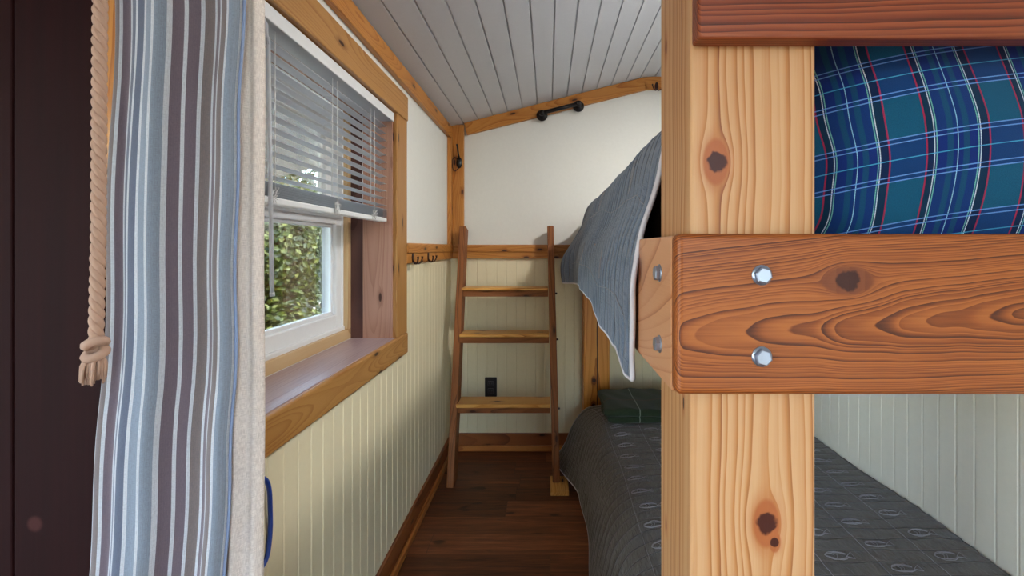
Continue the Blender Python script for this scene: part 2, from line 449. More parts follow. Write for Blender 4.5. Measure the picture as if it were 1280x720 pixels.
def bead_profile(t0, t1, pitch=.057, ph=0., depth=.0013):
    """(t, h) list with v-grooves: h = depth out of the wall plane"""
    out = []; t = math.floor((t0-ph)/pitch)*pitch+ph
    while t < t1+pitch:
        for dt, h in ((0., 0.), (.0012, 0.), (.004, 1.), (pitch-.0045, 1.), (pitch-.0015, 0.)):
            q = t+dt
            if t0 <= q <= t1: out.append((q, h*depth))
        t += pitch
    if not out or out[0][0] > t0: out = [(t0, depth)]+out
    if out[-1][0] < t1: out.append((t1, depth))
    return out
def beadboard(mb, side, t0, t1, z0, z1, base, ph=0., mi=1):
    pr = bead_profile(t0, t1, ph=ph, depth=.0010 if side == 'R' else .0013)
    if side == 'L': V = lambda t, h, z: (XL+base+h, t, z)
    elif side == 'R': V = lambda t, h, z: (XR-base-h, t, z)
    else: V = lambda t, h, z: (t, YF-base-h, z)
    vs = []; fs = []
    for t, h in pr: vs += [V(t, h, z0), V(t, h, z1)]
    for i in range(len(pr)-1): fs.append([2*i, 2*i+2, 2*i+3, 2*i+1])
    n = len(vs)
    vs += [V(t, 0, z1) if False else V(t, -base, z1) for t, h in pr]
    for i in range(len(pr)-1): fs.append([2*i+1, 2*i+3, n+i+1, n+i])
    mb.add(vs, fs, mi=mi)

WY0, WY1, WZ0, WZ1 = .80, 1.675, CZ-.331, CZ+.498       # window opening
RAILB = CZ-.061
YS = .662                                                # where the left wall starts
TH = .17
mb = MB()
top = cz_at(XL)+.03
mb.box(XL-TH, XL, YS, WY0, 0, top); mb.box(XL-TH, XL, WY1, YF+.1, 0, top)
mb.box(XL-TH, XL, WY0, WY1, 0, WZ0); mb.box(XL-TH, XL, WY0, WY1, WZ1, top)
beadboard(mb, 'L', YS, WY0-.02, 0., WZ0-.04, .004, ph=.012)
beadboard(mb, 'L', WY0-.02, WY1+.10, 0., WZ0-.04, .004, ph=.012)
beadboard(mb, 'L', WY1+.10, YF, 0., RAILB+.02, .004, ph=.012)
struct(mb.build('wall_left', [M['white'], M['cream']]))
mb = MB()
mb.box(XL-TH, XR+.12, YF, YF+.12, 0, 2.35); beadboard(mb, 'F', XL, XR, 0., RAILB+.02, .004, ph=-.017)
struct(mb.build('wall_back', [M['white'], M['cream']]))
mb = MB()
mb.box(XR, XR+.12, YB, YF, 0, 2.35); beadboard(mb, 'R', YB, YF, 0., CZ-.06, .004, ph=.03)
struct(mb.build('wall_right', [M['white'], M['grey']]))

# dark partition in front at the left
mb = MB()
mb.box(-.7275, -.6035, .620, .650, 0, 2.1, .0025); mb.box(-.95, -.7305, .620, .650, 0, 2.1, .0025)
mb.box(-1.2, -.953, .620, .650, 0, 2.1, .0025); mb.box(-1.9, -1.203, .620, .650, 0, 2.1, .0025)
struct(mb.build('wall_front', M['dark']))
struct(board('trim_1', -.602, -.566, .618, .660, 0, 2.05, 'Z', M['pine']))
# unseen walls behind the viewpoint, added to limit where sky light enters
mb = MB()
mb.box(-1.9, .40, YB-.12, YB, 0, 2.35); mb.box(.95, XR, YB-.12, YB, 0, 2.35); mb.box(.40, .95, YB-.12, YB, 2.0, 2.35)
struct(mb.build('added_wall_behind', M['white']))
struct(MB().box(-2.0, -1.9, -.45, .65, 0, 1.75).build('added_wall_side', M['white']))
# trims
def tr(n, *a, **k): return struct(board('trim_%d' % n, *a, **k))
tr(2, XL, XL+.022, YS, YF-.0, CZ+.633, CZ+.70, 'Y', M['pine'])                 # crown on the left wall
# sloping crown on the back wall
L = math.hypot(.563+.577-.05, .258*(.563+.577-.05))
xa, xb = XL+.085, .563
def slope_board(name, xa, za, xb, zb, h, y0, y1, mat):
    L = math.hypot(xb-xa, zb-za); ang = math.atan2(zb-za, xb-xa)
    mb = MB(); mb.box(-L/2, L/2, -(y1-y0)/2, (y1-y0)/2, -h/2, h/2, .003)
    o = mb.build(name, mat); o.rotation_euler = (0, -ang, 0)
    o.location = ((xa+xb)/2+math.sin(ang)*h/2, (y0+y1)/2, (za+zb)/2-math.cos(ang)*h/2)
    return struct(o)
slope_board('trim_3', xa, cz_at(xa)+.004, xb, cz_at(xb)-.002, .074, YF-.022, YF, M['pine'])
tr(4, .563, XR, YF-.022, YF, CZ+.998-.074, CZ+.998, 'X', M['pine'])
# corner boards
tr(5, XL, XL+.085, YF-.026, YF, RAILB+.06, cz_at(XL)+.012, 'Z', M['pine'])
tr(6, XL, XL+.022, YF-.075, YF-.026, RAILB+.06, CZ+.64, 'Z', M['pine'])
# chair rails: upper strip and the thinner hook strip below
tr(7, XL, XL+.026, WY1+.119, YF, CZ-.021, CZ+.020, 'Y', M['pine'])
tr(8, XL, XL+.020, WY1+.119, YF, CZ-.062, CZ-.021, 'Y', M['pine'])
tr(9, XL+.026, XR, YF-.030, YF, CZ-.022, CZ+.019, 'X', M['pine'])
tr(10, XL+.02, XR, YF-.022, YF, CZ-.062, CZ-.022, 'X', M['pine'])
# baseboards
struct(board('baseboard_left', XL, XL+.018, YS, YF, 0, .098, 'Y', M['base']))
struct(board('baseboard_back', XL+.018, XR, YF-.018, YF, 0, .098, 'X', M['base']))
tr(11, XL+.018, XL+.034, YS, YF-.018, 0, .034, 'Y', M['shoe'], bev=.007, seg=3)
tr(12, XL+.034, XR, YF-.036, YF-.018, 0, .034, 'X', M['shoe'], bev=.007, seg=3)

# ------------------------------------------------------------------ window
W = struct(empty('window_1', (XL, WY0, WZ0)))
CX = XL+.020
board('head_casing', XL, CX+.004, WY0-.115, WY1+.119, WZ1, WZ1+.095, 'Y', M['casing'], W, .003)
board('side_casing', XL, CX, WY1, WY1+.119, WZ0, WZ1, 'Z', M['casing'], W, .003)
board('side_casing', XL, CX, WY0-.115, WY0, WZ0, WZ1, 'Z', M['casing'], W, .003)
board('apron', XL, CX+.004, WY0-.115, WY1+.119, WZ0-.082, WZ0-.001, 'Y', M['casing'], W, .006, 3)
board('sill_board', XL-.145, XL+.012, WY0, WY1, WZ0-.02, WZ0+.001, 'Y', M['sill'], W, .001)
for (ya, yb) in ((WY1-.004, WY1+.01), (WY0-.01, WY0+.004)):
    board('jamb', XL-.105, XL+.004, ya, yb, WZ0, WZ1, 'Z', M['jamb'], W, .001)
    board('dark_jamb', XL-.160, XL-.105, ya, yb, WZ0, WZ1, 'Z', M['darkjamb'], W, .001)
board('head_jamb', XL-.160, XL+.004, WY0, WY1, WZ1-.006, WZ1+.012, 'Y', M['jamb'], W, .001)
FX = -.742
board('stop_strip', FX, FX+.018, WY0, WY1, WZ0, WZ0+.036, 'Y', M['stop'], W, .002)
board('stop_strip', FX, FX+.018, WY1-.028, WY1, WZ0+.036, WZ1, 'Z', M['stop'], W, .002)
board('stop_strip', FX, FX+.018, WY0, WY0+.02, WZ0+.036, WZ1, 'Z', M['stop'], W, .002)
GY0, GY1, GZ0, GZ1 = WY0+.005, WY1-.012, WZ0+.020, WZ1-.01
mb = MB()
mb.box(FX-.075, FX+.002, GY1-.022, GY1, GZ0, GZ1, .003); mb.box(FX-.075, FX+.002, GY0, GY0+.022, GZ0, GZ1, .003)
mb.box(FX-.075, FX+.002, GY0, GY1, GZ1-.022, GZ1, .003); mb.box(FX-.075, FX+.006, GY0, GY1, GZ0, GZ0+.030, .003)
mb.build('window_frame', M['vinyl'], W)
def sash(name, xf, z0, z1, th=.030, st=.046, bot=.055, topw=.055):
    a, b = GY0+.018, GY1-.014
    mb = MB()
    mb.box(xf-th, xf, b-st, b, z0, z1, .004); mb.box(xf-th, xf, a, a+st, z0, z1, .004)
    mb.box(xf-th+.001, xf-.001, a+st-.003, b-st+.003, z0, z0+bot, .004); mb.box(xf-th+.001, xf-.001, a+st-.003, b-st+.003, z1-topw, z1, .004)
    # glazing bead
    q = .012
    mb.box(xf-th+.004, xf-.012, b-st-q, b-st+.002, z0+bot-.002, z1-topw+.002, .003); mb.box(xf-th+.004, xf-.012, a+st-.002, a+st+q, z0+bot-.002, z1-topw+.002, .003)
    mb.box(xf-th+.005, xf-.012, a+st, b-st, z0+bot-.002, z0+bot+q, .003); mb.box(xf-th+.005, xf-.012, a+st, b-st, z1-topw-q, z1-topw+.002, .003)
    s = mb.build(name, M['vinyl'], W)
    p = MB().box(xf-th*.6-.002, xf-th*.6+.002, a+st, b-st, z0+bot, z1-topw).build('pane', M['glass'], s); p.location = s.matrix_basis.inverted() @ Vector((0, 0, 0)) - Vector(W.location) if False else Vector((0, 0, 0))
    return s
MR = CZ+.135
s1 = sash('lower_sash', FX-.004, GZ0+.026, MR, bot=.05, topw=.052, st=.044)
mb = MB(); mb.box(FX-.006, FX+.010, GY0+.05, GY1-.05, MR-.030, MR-.012, .004); mb.build('lift_rail', M['vinyl'], W)
s2 = sash('upper_sash', FX-.040, MR-.05, GZ1-.018, bot=.05, topw=.045, st=.044)
for s in (s1, s2):
    for c in s.children: c.location = (0, 0, 0)

# ------------------------------------------------------------------ venetian blind
BX = -.602
bl = empty('venetian_blind', (BX, (WY0+WY1)/2, WZ1), 'white slatted venetian blind, half raised inside the timber-framed window', 'blind')
b0, b1 = WY0+.012, WY1-.006
mb = MB(); mb.box(XL-.042, XL+.006, b0, b1, WZ1-.034, WZ1-.007, .002); mb.build('headrail', M['blind'], bl)
mb = MB(); mb.box(XL+.006, XL+.011, b0-.004, b1+.002, WZ1-.036, WZ1-.004, .002); mb.build('valance', M['vinyl'], bl)
def slat(z, tilt):
    P = []
    for i in range(7):
        s = -1+2*i/6; dx = s*.0125; h = .0016*(1-s*s)
        x = dx*math.cos(tilt)-h*math.sin(tilt); zz = dx*math.sin(tilt)+h*math.cos(tilt)
        P.append([(BX+x, b0+.004, z+zz), (BX+x, b1-.003, z+zz)])
    mb = MB(); mb.grid(P)
    o = mb.build('slat', M['blind'], bl); m = o.modifiers.new('s', 'SOLIDIFY'); m.thickness = .0005
    return o
zs = [WZ1-.056-.0262*k for k in range(12)]
for z in zs: slat(z, math.radians(8))
zb = CZ+.100
for k in range(13): slat(zb+.013+k*.0023, math.radians(random.uniform(-2, 2)))
mb = MB(); mb.box(BX-.013, BX+.013, b0+.004, b1-.003, zb-.006, zb+.010, .004, 3); mb.build('bottom_rail', M['vinyl'], bl)
for yc in (.965, 1.255, 1.525):
    mb = MB()
    for xx in (BX-.0135, BX+.0135): mb.tube([(xx, yc-.012, WZ1-.034), (xx, yc-.012, zb+.045)], .0009, 5)
    for z in zs: mb.tube([(BX-.0135, yc-.012, z-.001), (BX+.0135, yc-.012, z-.001)], .0007, 4)
    mb.build('ladder_cord', M['cord'], bl)
    mb = MB(); mb.tube([(BX+.016, yc+.012, WZ1-.034), (BX+.0165, yc+.012, zb+.02)], .0011, 5)
    # gathered slack of the cord by the bottom rail
    rr = random.Random(int(yc*1000))
    pts = [(BX+.018+rr.uniform(-.003, .008), yc+.004+rr.uniform(-.016, .016), zb+.008+rr.uniform(-.016, .022)) for _ in range(26)]
    mb.tube(pts, .0009, 5)
    mb.build('lift_cord', M['cord'], bl)
yw = .912
mb = MB()
mb.tube([(XL+.004, yw-.0, WZ1-.036), (XL+.010, yw, WZ1-.05), (XL+.012, yw, WZ1-.07), (XL+.013, yw+.002, WZ1-.09)], [.003, .004, .0025, .004], 8)
mb.tube([(XL+.013, yw+.002, WZ1-.075), (XL+.016, yw+.010, CZ-.090)], .0042, 6)
mb.tube([(XL+.016, yw+.010, CZ-.090), (XL+.0161, yw+.011, CZ-.098)], .005, 6)
mb.build('tilt_wand', M['blind'], bl)

# ------------------------------------------------------------------ curtain, rope
CY = .575
def cx(px, Y): return (px-685)*Y/F
cur = empty('curtain', (-.52, CY, 0.02), 'striped blue, mauve and white cloth curtain drawn to the left of the window', 'curtain')
def fold(t, zf):
    # depth of the folds across the cloth
    tr_ = .30+.16*zf
    a = -.026*math.exp(-((t-tr_)/.20)**2)-.010*math.exp(-((t-tr_+.30)/.10)**2)+.012*math.exp(-((t-.72)/.14)**2)-.008*math.exp(-((t-.93)/.07)**2)
    return a+.0022*math.sin(2*PI*(5.3*t+.4*zf))
NU, NVV = 150, 60
P = []; UV = []
for i in range(NU+1):
    t = i/NU; rp = []; ru = []
    for j in range(NVV+1):
        zf = j/NVV; z = .03+zf*(1.92-.03)
        ypx = 310-(z-CZ)*F/CY
        xl = np.interp(ypx, [-200, 0, 240, 480, 720, 1200], [144, 143, 136, 129, 112, 90]) + 2.5*math.sin(ypx*.02)
        xr = np.interp(ypx, [-200, 0, 240, 480, 720, 1200], [302, 299, 290, 287, 274, 262]) + 1.5*math.sin(ypx*.03+1)
        tt = t+.004*math.sin(2*PI*(2.1*t+.3+.05*zf))*math.sin(PI*t)
        px = xl+(xr-xl)*tt
        y = CY+fold(t, zf)
        e = max(0, (t-.955)/.045); y += .012*e*e
        e2 = max(0, (.04-t)/.04); y += .012*e2*e2
        rp.append((cx(px, CY), y, z)); ru.append((.004+t*.238, z))
    P.append(rp); UV.append(ru)
mb = MB(); mb.grid(P, UV); o = mb.build('striped_cloth', M['curtain'], cur); m = o.modifiers.new('s', 'SOLIDIFY'); m.thickness = .0016
P = []; UV = []
for i in range(41):
    t = i/40; rp = []; ru = []
    for j in range(NVV+1):
        zf = j/NVV; z = .03+zf*1.89; ypx = 310-(z-CZ)*F/CY
        xa = np.interp(ypx, [0, 480, 720, 1200], [278, 268, 255, 245]); xb = 322+.8*math.sin(ypx*.015)
        y = CY+.026+.005*math.sin(2*PI*(1.3*t+.1*zf))+.003*math.sin(2*PI*(2.9*t+.3*zf))
        px = xa+(xb-xa)*t
        e = max(0, (t-.85)/.15); y += .010*e*e
        rp.append((cx(px, CY+.026), y, z)); ru.append((t*.08, z))
    P.append(rp); UV.append(ru)
mb = MB(); mb.grid(P, UV); o = mb.build('lining', M['lining'], cur); o['label'] = 'plain off-white lining'
m = o.modifiers.new('s', 'SOLIDIFY'); m.thickness = .0016
# blue edge binding of the front cloth
pts = []
for j in range(NVV+1):
    z = .03+j/NVV*1.89; ypx = 310-(z-CZ)*F/CY
    xr = np.interp(ypx, [-200, 0, 240, 480, 720, 1200], [302, 299, 290, 287, 274, 262]) + 1.5*math.sin(ypx*.03+1)
    pts.append((cx(xr+1.5, CY), CY+.010+fold(1, j/NVV), z))
MB().tube(pts, .0018, 6).build('edge_binding', plain('blue_binding', (132, 148, 182), .9), cur)['label'] = 'pale blue edge binding'

RY = .50
rp = empty('rope', (-.492, RY, 1.03), 'thick twisted cotton rope with knotted frayed end beside the dark partition', 'rope')
def rope_axis(z):
    ypx = 310-(z-CZ)*F/RY
    px = np.interp(ypx, [-300, 0, 300, 430, 470], [125.5, 125, 123, 120, 117])
    return Vector((cx(px, RY), RY, z))
zt, zk = 1.80, 1.075
for k in range(3):
    pts = []; n = 420
    for i in range(n+1):
        z = zk+(zt-zk)*i/n; a = -2*PI*(z/.034)+k*2*PI/3
        pts.append(rope_axis(z)+Vector((math.cos(a), math.sin(a), 0))*.0033)
    MB().tube(pts, .0036, 8).build('strand', M['rope'], rp)
mb = MB()
c = rope_axis(1.070)
for k in range(2):
    pts = [c+Vector((math.cos(a)*.0075, math.sin(a)*.0075, .004*math.sin(a+k*2)-.006+.011*k)) for a in np.linspace(0, 2*PI, 22, endpoint=False)]
    mb.tube(pts, .0050, 8, closed=True)
mb.build('knot', M['rope'], rp)
mb = MB(); r_ = random.Random(3)
for k in range(60):
    a = r_.uniform(0, 2*PI); q = r_.uniform(.002, .0095)
    p0 = c+Vector((math.cos(a)*q*.7, math.sin(a)*q*.7, -.006)); p2 = c+Vector((math.cos(a)*q*1.25-.002, math.sin(a)*q*1.25, -.034+r_.uniform(-.006, .006)))
    mb.tube([p0, (p0+p2)/2+Vector((math.cos(a), math.sin(a), 0))*.002, p2], [.0016, .0017, .0011], 5)
mb.build('tassel', M['rope'], rp)

# blue loop on the wall
YL = .914
pts = []
for i in range(40):
    a = 2*PI*i/40; ca, sa = math.cos(a), math.sin(a)
    dy = .055*math.copysign(abs(ca)**.5, ca); dz = .094*math.copysign(abs(sa)**.75, sa)
    pts.append((XL+.012+.004*(sa), YL-.046+dy*(1-.25*(dz/.094))+.004*math.sin(3*a), CZ-.540+dz))
o = MB().tube(pts, .0046, 8, closed=True).build('hanging_loop', M['blue'], loc=(XL+.02, YL-.046, CZ-.62))
tag(o, 'bright blue loop handle hanging against the beadboard just behind the curtain edge', 'strap')

# ------------------------------------------------------------------ ladder
lad = empty('ladder', (-.23, 2.30, 0), 'dark stained wooden ladder with three pale treads leaning on the far wall', 'ladder')
fy = lambda z: 2.235+.253*z              # front face
def stile(x0, xt, zbot):
    z0, z1 = zbot, CZ+.126
    w, d = .037, .088
    a = Vector((x0, fy(z0), z0)); b = Vector((xt, fy(z1), z1)); v = (b-a); L = v.length; v.normalize()
    yy = Vector((0, 1, 0)); yy = (yy-v*yy.dot(v)).normalized(); zz = v.cross(yy)
    R = Matrix((v, yy, zz)).transposed()
    mb = MB()
    bm = bmesh.new(); bmesh.ops.create_cube(bm, size=1.)
    for q in bm.verts:
        lx = (q.co.x+.5)*L; ly = (q.co.y+.5)*d; lz = q.co.z*w
        if q.co.x < 0: lx += ly*.25*0 + (ly*v.z*0) - ly*(-yy.z)/v.z*(-1)*(-1) if False else 0
        q.co = Vector((lx, ly, lz))
    # cut the foot level with the floor
    for q in bm.verts:
        if q.co.x < 1e-6: q.co.x += -(yy.z*q.co.y)/v.z
    es = bm.edges[:]
    bmesh.ops.bevel(bm, geom=es, offset=.005, segments=2, affect='EDGES', profile=.5)
    mb.bm(bm)
    o = mb.build('stile', M['ladder'], lad)
    o.rotation_euler = R.to_euler(); o.location = a-lad.location
    return o
stile(-.482, -.482, 0.); stile(.041, .0135, .0225)
treads = [(-.215, .016, .034), (-.456, .017, .033), (-.797, .020, .030)]
for dz, th, ch in treads:
    zt_ = CZ+dz; yf = fy(zt_)-.012
    xr_ = .041-.0275*(zt_/1.306)-.020
    t = board('tread', -.470, xr_, yf, yf+.125, zt_-th, zt_, 'X', M['tread'], lad, .005, 3)
    t['label'] = 'pale pine tread'
    board('cleat', -.463, xr_, yf+.012, yf+.075, zt_-th-ch, zt_-th, 'X', M['ladder'], lad, .002)
    mb = MB(); mb.lathe([(.0055, 0), (.0055, .010), (.004, .014)], (xr_+.036, yf+.05, zt_-th-ch*.6), (1, 0, 0), 10); mb.build('bolt', M['blk'], lad)
o = board('wood_block', .012, .100, 2.165, 2.315, 0, .022, 'Y', M['tread'], None, .003)
tag(o, 'small pale pine block on the floor under the right foot of the ladder', 'wood block')

# ------------------------------------------------------------------ hooks, bar, outlet
def make_hook(name, loc, nrm, label, group, s=1., up=.03):
    """double coat hook: oval plate with two curling prongs; local x sideways, y out of the wall"""
    h = empty(name, loc, label, 'hook', group)
    n = Vector(nrm); side = Vector((0, 0, 1)).cross(n).normalized(); zup = Vector((0, 0, 1)); base = Vector(loc)
    W_ = lambda a, b, c: base+side*a*s+n*b*s+zup*c*s
    mb = MB()
    vs = []
    N_ = 20
    for (k, b) in ((1., 0.), (1., .002), (.8, .004)):
        vs += [W_(.0105*k*math.cos(2*PI*i/N_), b, .024*k*math.sin(2*PI*i/N_)+.006) for i in range(N_)]
    fs = [[i+r*N_, (i+1) % N_+r*N_, (i+1) % N_+(r+1)*N_, i+(r+1)*N_] for r in range(2) for i in range(N_)]
    fs.append([2*N_+i for i in range(N_)])
    mb.add(vs, fs, smooth=True); mb.build('back_plate', M['bronze'], h)
    for sg in (-1, 1):
        pts = [W_(0, .003, -.012), W_(sg*.008, .012, -.022), W_(sg*.018, .022, -.022), W_(sg*.027, .029, -.012), W_(sg*.031, .032, .000), W_(sg*.031, .031, .007)]
        mb = MB(); mb.tube(pts, [.0035*s, .0036*s, .0034*s, .0032*s, .0036*s, .0050*s], 8)
        mb.build('prong', M['bronze'], h)
    return h
GH = 'double coat hooks on the hook strip'
make_hook('coat_hook', (XL+.020, 1.865, CZ-.042), (1, 0, 0), 'bronze double coat hook on the left rail, the one nearer the window', GH)
make_hook('coat_hook', (XL+.020, 2.105, CZ-.042), (1, 0, 0), 'bronze double coat hook on the left rail, the one nearer the corner', GH)
make_hook('coat_hook', (.632, YF-.022, CZ+.935), (0, -1, 0), 'bronze double coat hook on the sloping ceiling trim beside the bunk post', None)
# corner hook
cyb = YF-.026
hk = empty('corner_hook', (-.532, cyb, CZ+.505), 'black iron hook with a long upper prong on the corner post', 'hook')
px2 = lambda px, py, y: ((px-685)*y/F, y, CZ+(310-py)*y/F)
mb = MB()
ring = []
for k, b in ((1., 0.), (1., .003), (.6, .008)):
    for i in range(18):
        c0 = px2(574, 203.5, cyb); ring.append((c0[0]+.017*k*math.cos(2*PI*i/18), cyb-b, c0[2]+.033*k*math.sin(2*PI*i/18)))
fs = [[i+r*18, (i+1) % 18+r*18, (i+1) % 18+(r+1)*18, i+(r+1)*18] for r in range(2) for i in range(18)]; fs.append([36+i for i in range(18)])
mb.add(ring, fs, smooth=True); mb.build('back_plate', M['blk'], hk)
mb = MB(); mb.tube([px2(574, 199, cyb-.004), px2(573, 193, cyb-.018), px2(571.8, 184, cyb-.03), px2(571, 180, cyb-.035)], [.006, .005, .005, .006], 8); mb.build('upper_prong', M['blk'], hk)
mb = MB(); mb.tube([px2(572, 198, cyb-.005), px2(568, 196.5, cyb-.012), px2(566, 199, cyb-.02), px2(565.5, 208, cyb-.022), px2(566.5, 213, cyb-.02), px2(569, 214, cyb-.012), px2(573.5, 210, cyb-.004)], .0028, 8); mb.build('wire_loop', M['bronze'], hk)

# grab bar on the sloped trim
gy = YF-.022
gb = empty('grab_bar', ((700-685)*gy/F, gy, CZ+.80), 'black iron grab bar with two round flanges on the sloping trim', 'handle')
ends = []
for (px, py) in ((677.5, 144.5), (723, 133)):
    c0 = Vector(px2(px, py, gy)); ends.append(c0+Vector((0, -.052, 0)))
    mb = MB(); mb.lathe([(.033, 0), (.033, .004), (.030, .010), (.022, .016), (.012, .019), (.011, .040)], c0, (0, -1, 0), 24); mb.build('flange', M['black'], gb)
    mb = MB(); mb.lathe([(.004, -.017), (.012, -.014), (.0165, -.006), (.0165, .006), (.012, .014), (.004, .017)], ends[-1], (0, -1, 0), 20); mb.build('elbow', M['black'], gb)
mb = MB(); mb.tube(ends, .0115, 14); mb.build('bar', M['black'], gb)

ox, oz, oy = -.334, CZ-.812, YF-.008
ot = empty('power_outlet', (ox, oy, oz), 'black double power outlet on the beadboard behind the ladder', 'outlet')
MB().box(ox-.035, ox+.035, oy-.006, oy+.002, oz-.057, oz+.057, .004, 3).build('cover_plate', M['blk'], ot)
for s in (-1, 1):
    r = MB().box(ox-.017, ox+.017, oy-.009, oy-.005, oz+s*.021-.0145, oz+s*.021+.0145, .003, 2).build('receptacle', plain('outlet_face', (36, 33, 36), .3), ot)
    mb = MB()
    for q in (-.007, .007): mb.box(ox+q-.001, ox+q+.001, oy-.0095, oy-.0085, oz+s*.021-.003, oz+s*.021+.006)
    w = mb.build('slot', plain('outlet_slot', (90, 88, 92), .5), r); w.location = (0, 0, 0)

# ------------------------------------------------------------------ bunk bed
PXL, PXR, PY0, PY1 = .1705, .3210, .545, .690
bb = empty('bunk_bed', (.25, .62, 0), 'timber bunk bed with heavy square posts, bolted orange rails and guard rail', 'bunk bed')
ph = 2.12
pc = ((PXL+PXR)/2, ph/2)
mp = post_mat('knotty_cedar_post', pc[0], pc[1], [(.2015, CZ+.103, .0120), (.2615, CZ-.330, .0125), (.2715, CZ-.352, .0055)],
              (198, 152, 108), (180, 120, 68), (108, 48, 18), freq=88, y0=-.0725-.03, z0=.115, slope=.012, warp=.008, sharp=2.0, fiber=.35, halo=(160, 84, 40), sideknots=[(CZ+.29-ph/2, .040, .0042), (CZ-.40-ph/2, .040, .003), (CZ-.195-ph/2, -.045, .0028)], coat=.06, rough=.5, bumpy=.1, knotc=(66, 22, 9))
o = board('post', PXL, PXR, PY0, PY1, 0, ph, 'Z', mp, bb, .0045, 3)
mp2 = post_mat('honey_cedar_post', .27, 1.05, [(.255, CZ-.30, .011), (.252, CZ-.44, .012), (.300, CZ-.455, .013), (.235, CZ-.62, .010)], (216, 146, 66), (190, 114, 40), (126, 66, 20), freq=90, y0=-.1, warp=.01, slope=.02, crack=-.004)
board('post', .1980, .3420, 2.525, 2.645, 0, CZ+.05, 'Z', mp2, bb, .004, 2)
zt_, zb_ = CZ+.0165, CZ-.169
fr_ = board('front_rail', .1465, XR-.006, .520, .545, zb_, zt_, 'X', M['rail'], bb, .008, 4)
sr_ = board('side_rail', .148, PXL, .546, YF-.03, zb_-.003, zt_-.002, 'Y', M['siderail'], bb, .003, 2)
gr_ = board('guard_rail', PXL+.001, XR-.006, .520, .545, CZ+.240, CZ+.385, 'X', M['guard'], bb, .004, 3)
def hexbolt(parent, c, nrm):
    mb = MB(); ax = Vector(nrm)
    mb.lathe([(.0115, 0), (.0115, .0012)], c, nrm, 24)
    mb.lathe([(.0098, .001), (.0098, .0062), (.0082, .0076)], c, nrm, 6, smooth=False)
    o = mb.build('bolt', M['bolt']); o.parent = parent; o.matrix_parent_inverse = (Matrix.Translation(parent.parent.location) @ Matrix.LocRotScale(parent.location, parent.rotation_euler, None)).inverted()
    o['label'] = 'zinc hex bolt head'
for dz in (-.031, -.124): hexbolt(fr_, (.2440, .520, CZ+dz), (0, -1, 0))
for dz in (-.033, -.127): hexbolt(sr_, (.148, .603, CZ+dz), (-1, 0, 0))
# decks under the two mattresses
board('slat_deck', PXL+.002, XR-.01, .70, 2.52, CZ-.05, CZ-.03, 'Y', M['stop'], bb)
board('slat_deck', .36, XR-.01, .55, .70, CZ-.05, CZ-.03, 'Y', M['stop'], bb)
board('slat_deck', .20, XR-.01, .70, 2.52, .15, .17, 'Y', M['stop'], bb)
mb = MB(); mb.lathe([(.026, .012), (.030, .03), (.022, .06), (.03, .10), (.03, .15)], (.205, 2.10, 0), (0, 0, 1), 18); mb.build('bed_foot', M['cream_leg'], bb)

def rbox(mb, x0, x1, y0, y1, z0, z1, b): mb.box(x0, x1, y0, y1, z0, z1, b, 4); return mb
mt = rbox(MB(), .205, XR-.02, .86, 2.51, CZ-.03, CZ+.195, .035).build('mattress', M['mattress'], loc=(.65, 1.7, CZ-.03)); tag(mt, 'dark mattress of the upper bunk, under the hanging quilt', 'mattress')
mt = rbox(MB(), .275, XR-.02, .72, 2.44, .17, .355, .035).build('mattress', M['mattress'], loc=(.65, 1.7, .17)); tag(mt, 'dark mattress of the lower bunk, under the fish-stitched quilt', 'mattress')

# quilts ------------------------------------------------------------------
def smooth_profile(pts, n):
    p = np.array(pts, float); d = np.r_[0, np.cumsum(np.hypot(*(p[1:]-p[:-1]).T))]
    s = np.linspace(0, d[-1], n)
    X = np.interp(s, d, p[:, 0]); Z = np.interp(s, d, p[:, 1])
    k = max(3, n//40)
    ker = np.ones(2*k+1)/(2*k+1)
    def sm(a):
        b = np.r_[2*a[0]-a[1:k+1][::-1], a, 2*a[-1]-a[-k-1:-1][::-1]]
        return np.convolve(b, ker, 'valid')
    for _ in range(2): X = sm(X); Z = sm(Z)
    return X, Z, s
def sst(a, b, v):
    t = min(1, max(0, (v-a)/(b-a))); return t*t*(3-2*t)
rq = random.Random(11)
PH = [rq.uniform(0, 6.28) for _ in range(20)]

def upper_xz(y, n):
    fl = sst(2.36, 2.53, y)
    hem = np.interp(y, [.74, .80, .89, 1.03, 1.23, 1.51, 1.96, 2.3, 2.5, 2.6], [-.214, -.222, -.194, -.190, -.196, -.170, -.160, -.178, -.192, -.192])
    sag = .004*math.sin(5*y+PH[0])+.0015*math.sin(17*y+PH[1])
    near = [(.80, .212), (.42, .218), (.30, .226+sag*.4), (.242, .231+sag), (.205, .220+sag), (.188, .170+sag*.5), (.173, .09), (.146, .022), (.137, -.05), (.137, -.12), (.136, hem)]
    far = [(.80, .200), (.42, .206), (.30, .205), (.245, .200), (.215, .175), (.192, .13), (.165, .08), (.120, .0), (.086, -.05), (.074, -.11), (.086, hem)]
    pr = [((1-fl)*a[0]+fl*b[0], (1-fl)*a[1]+fl*b[1]) for a, b in zip(near, far)]
    wv = .005*math.sin(8*y+PH[2])+.0015*math.sin(27*y+PH[3])
    pr = [(x-wv*max(0, min(1, (.09-z)/.25))*(1 if y > .9 else .3) - (.003 if z < .02 else 0), z) for x, z in pr]
    return smooth_profile(pr, n)
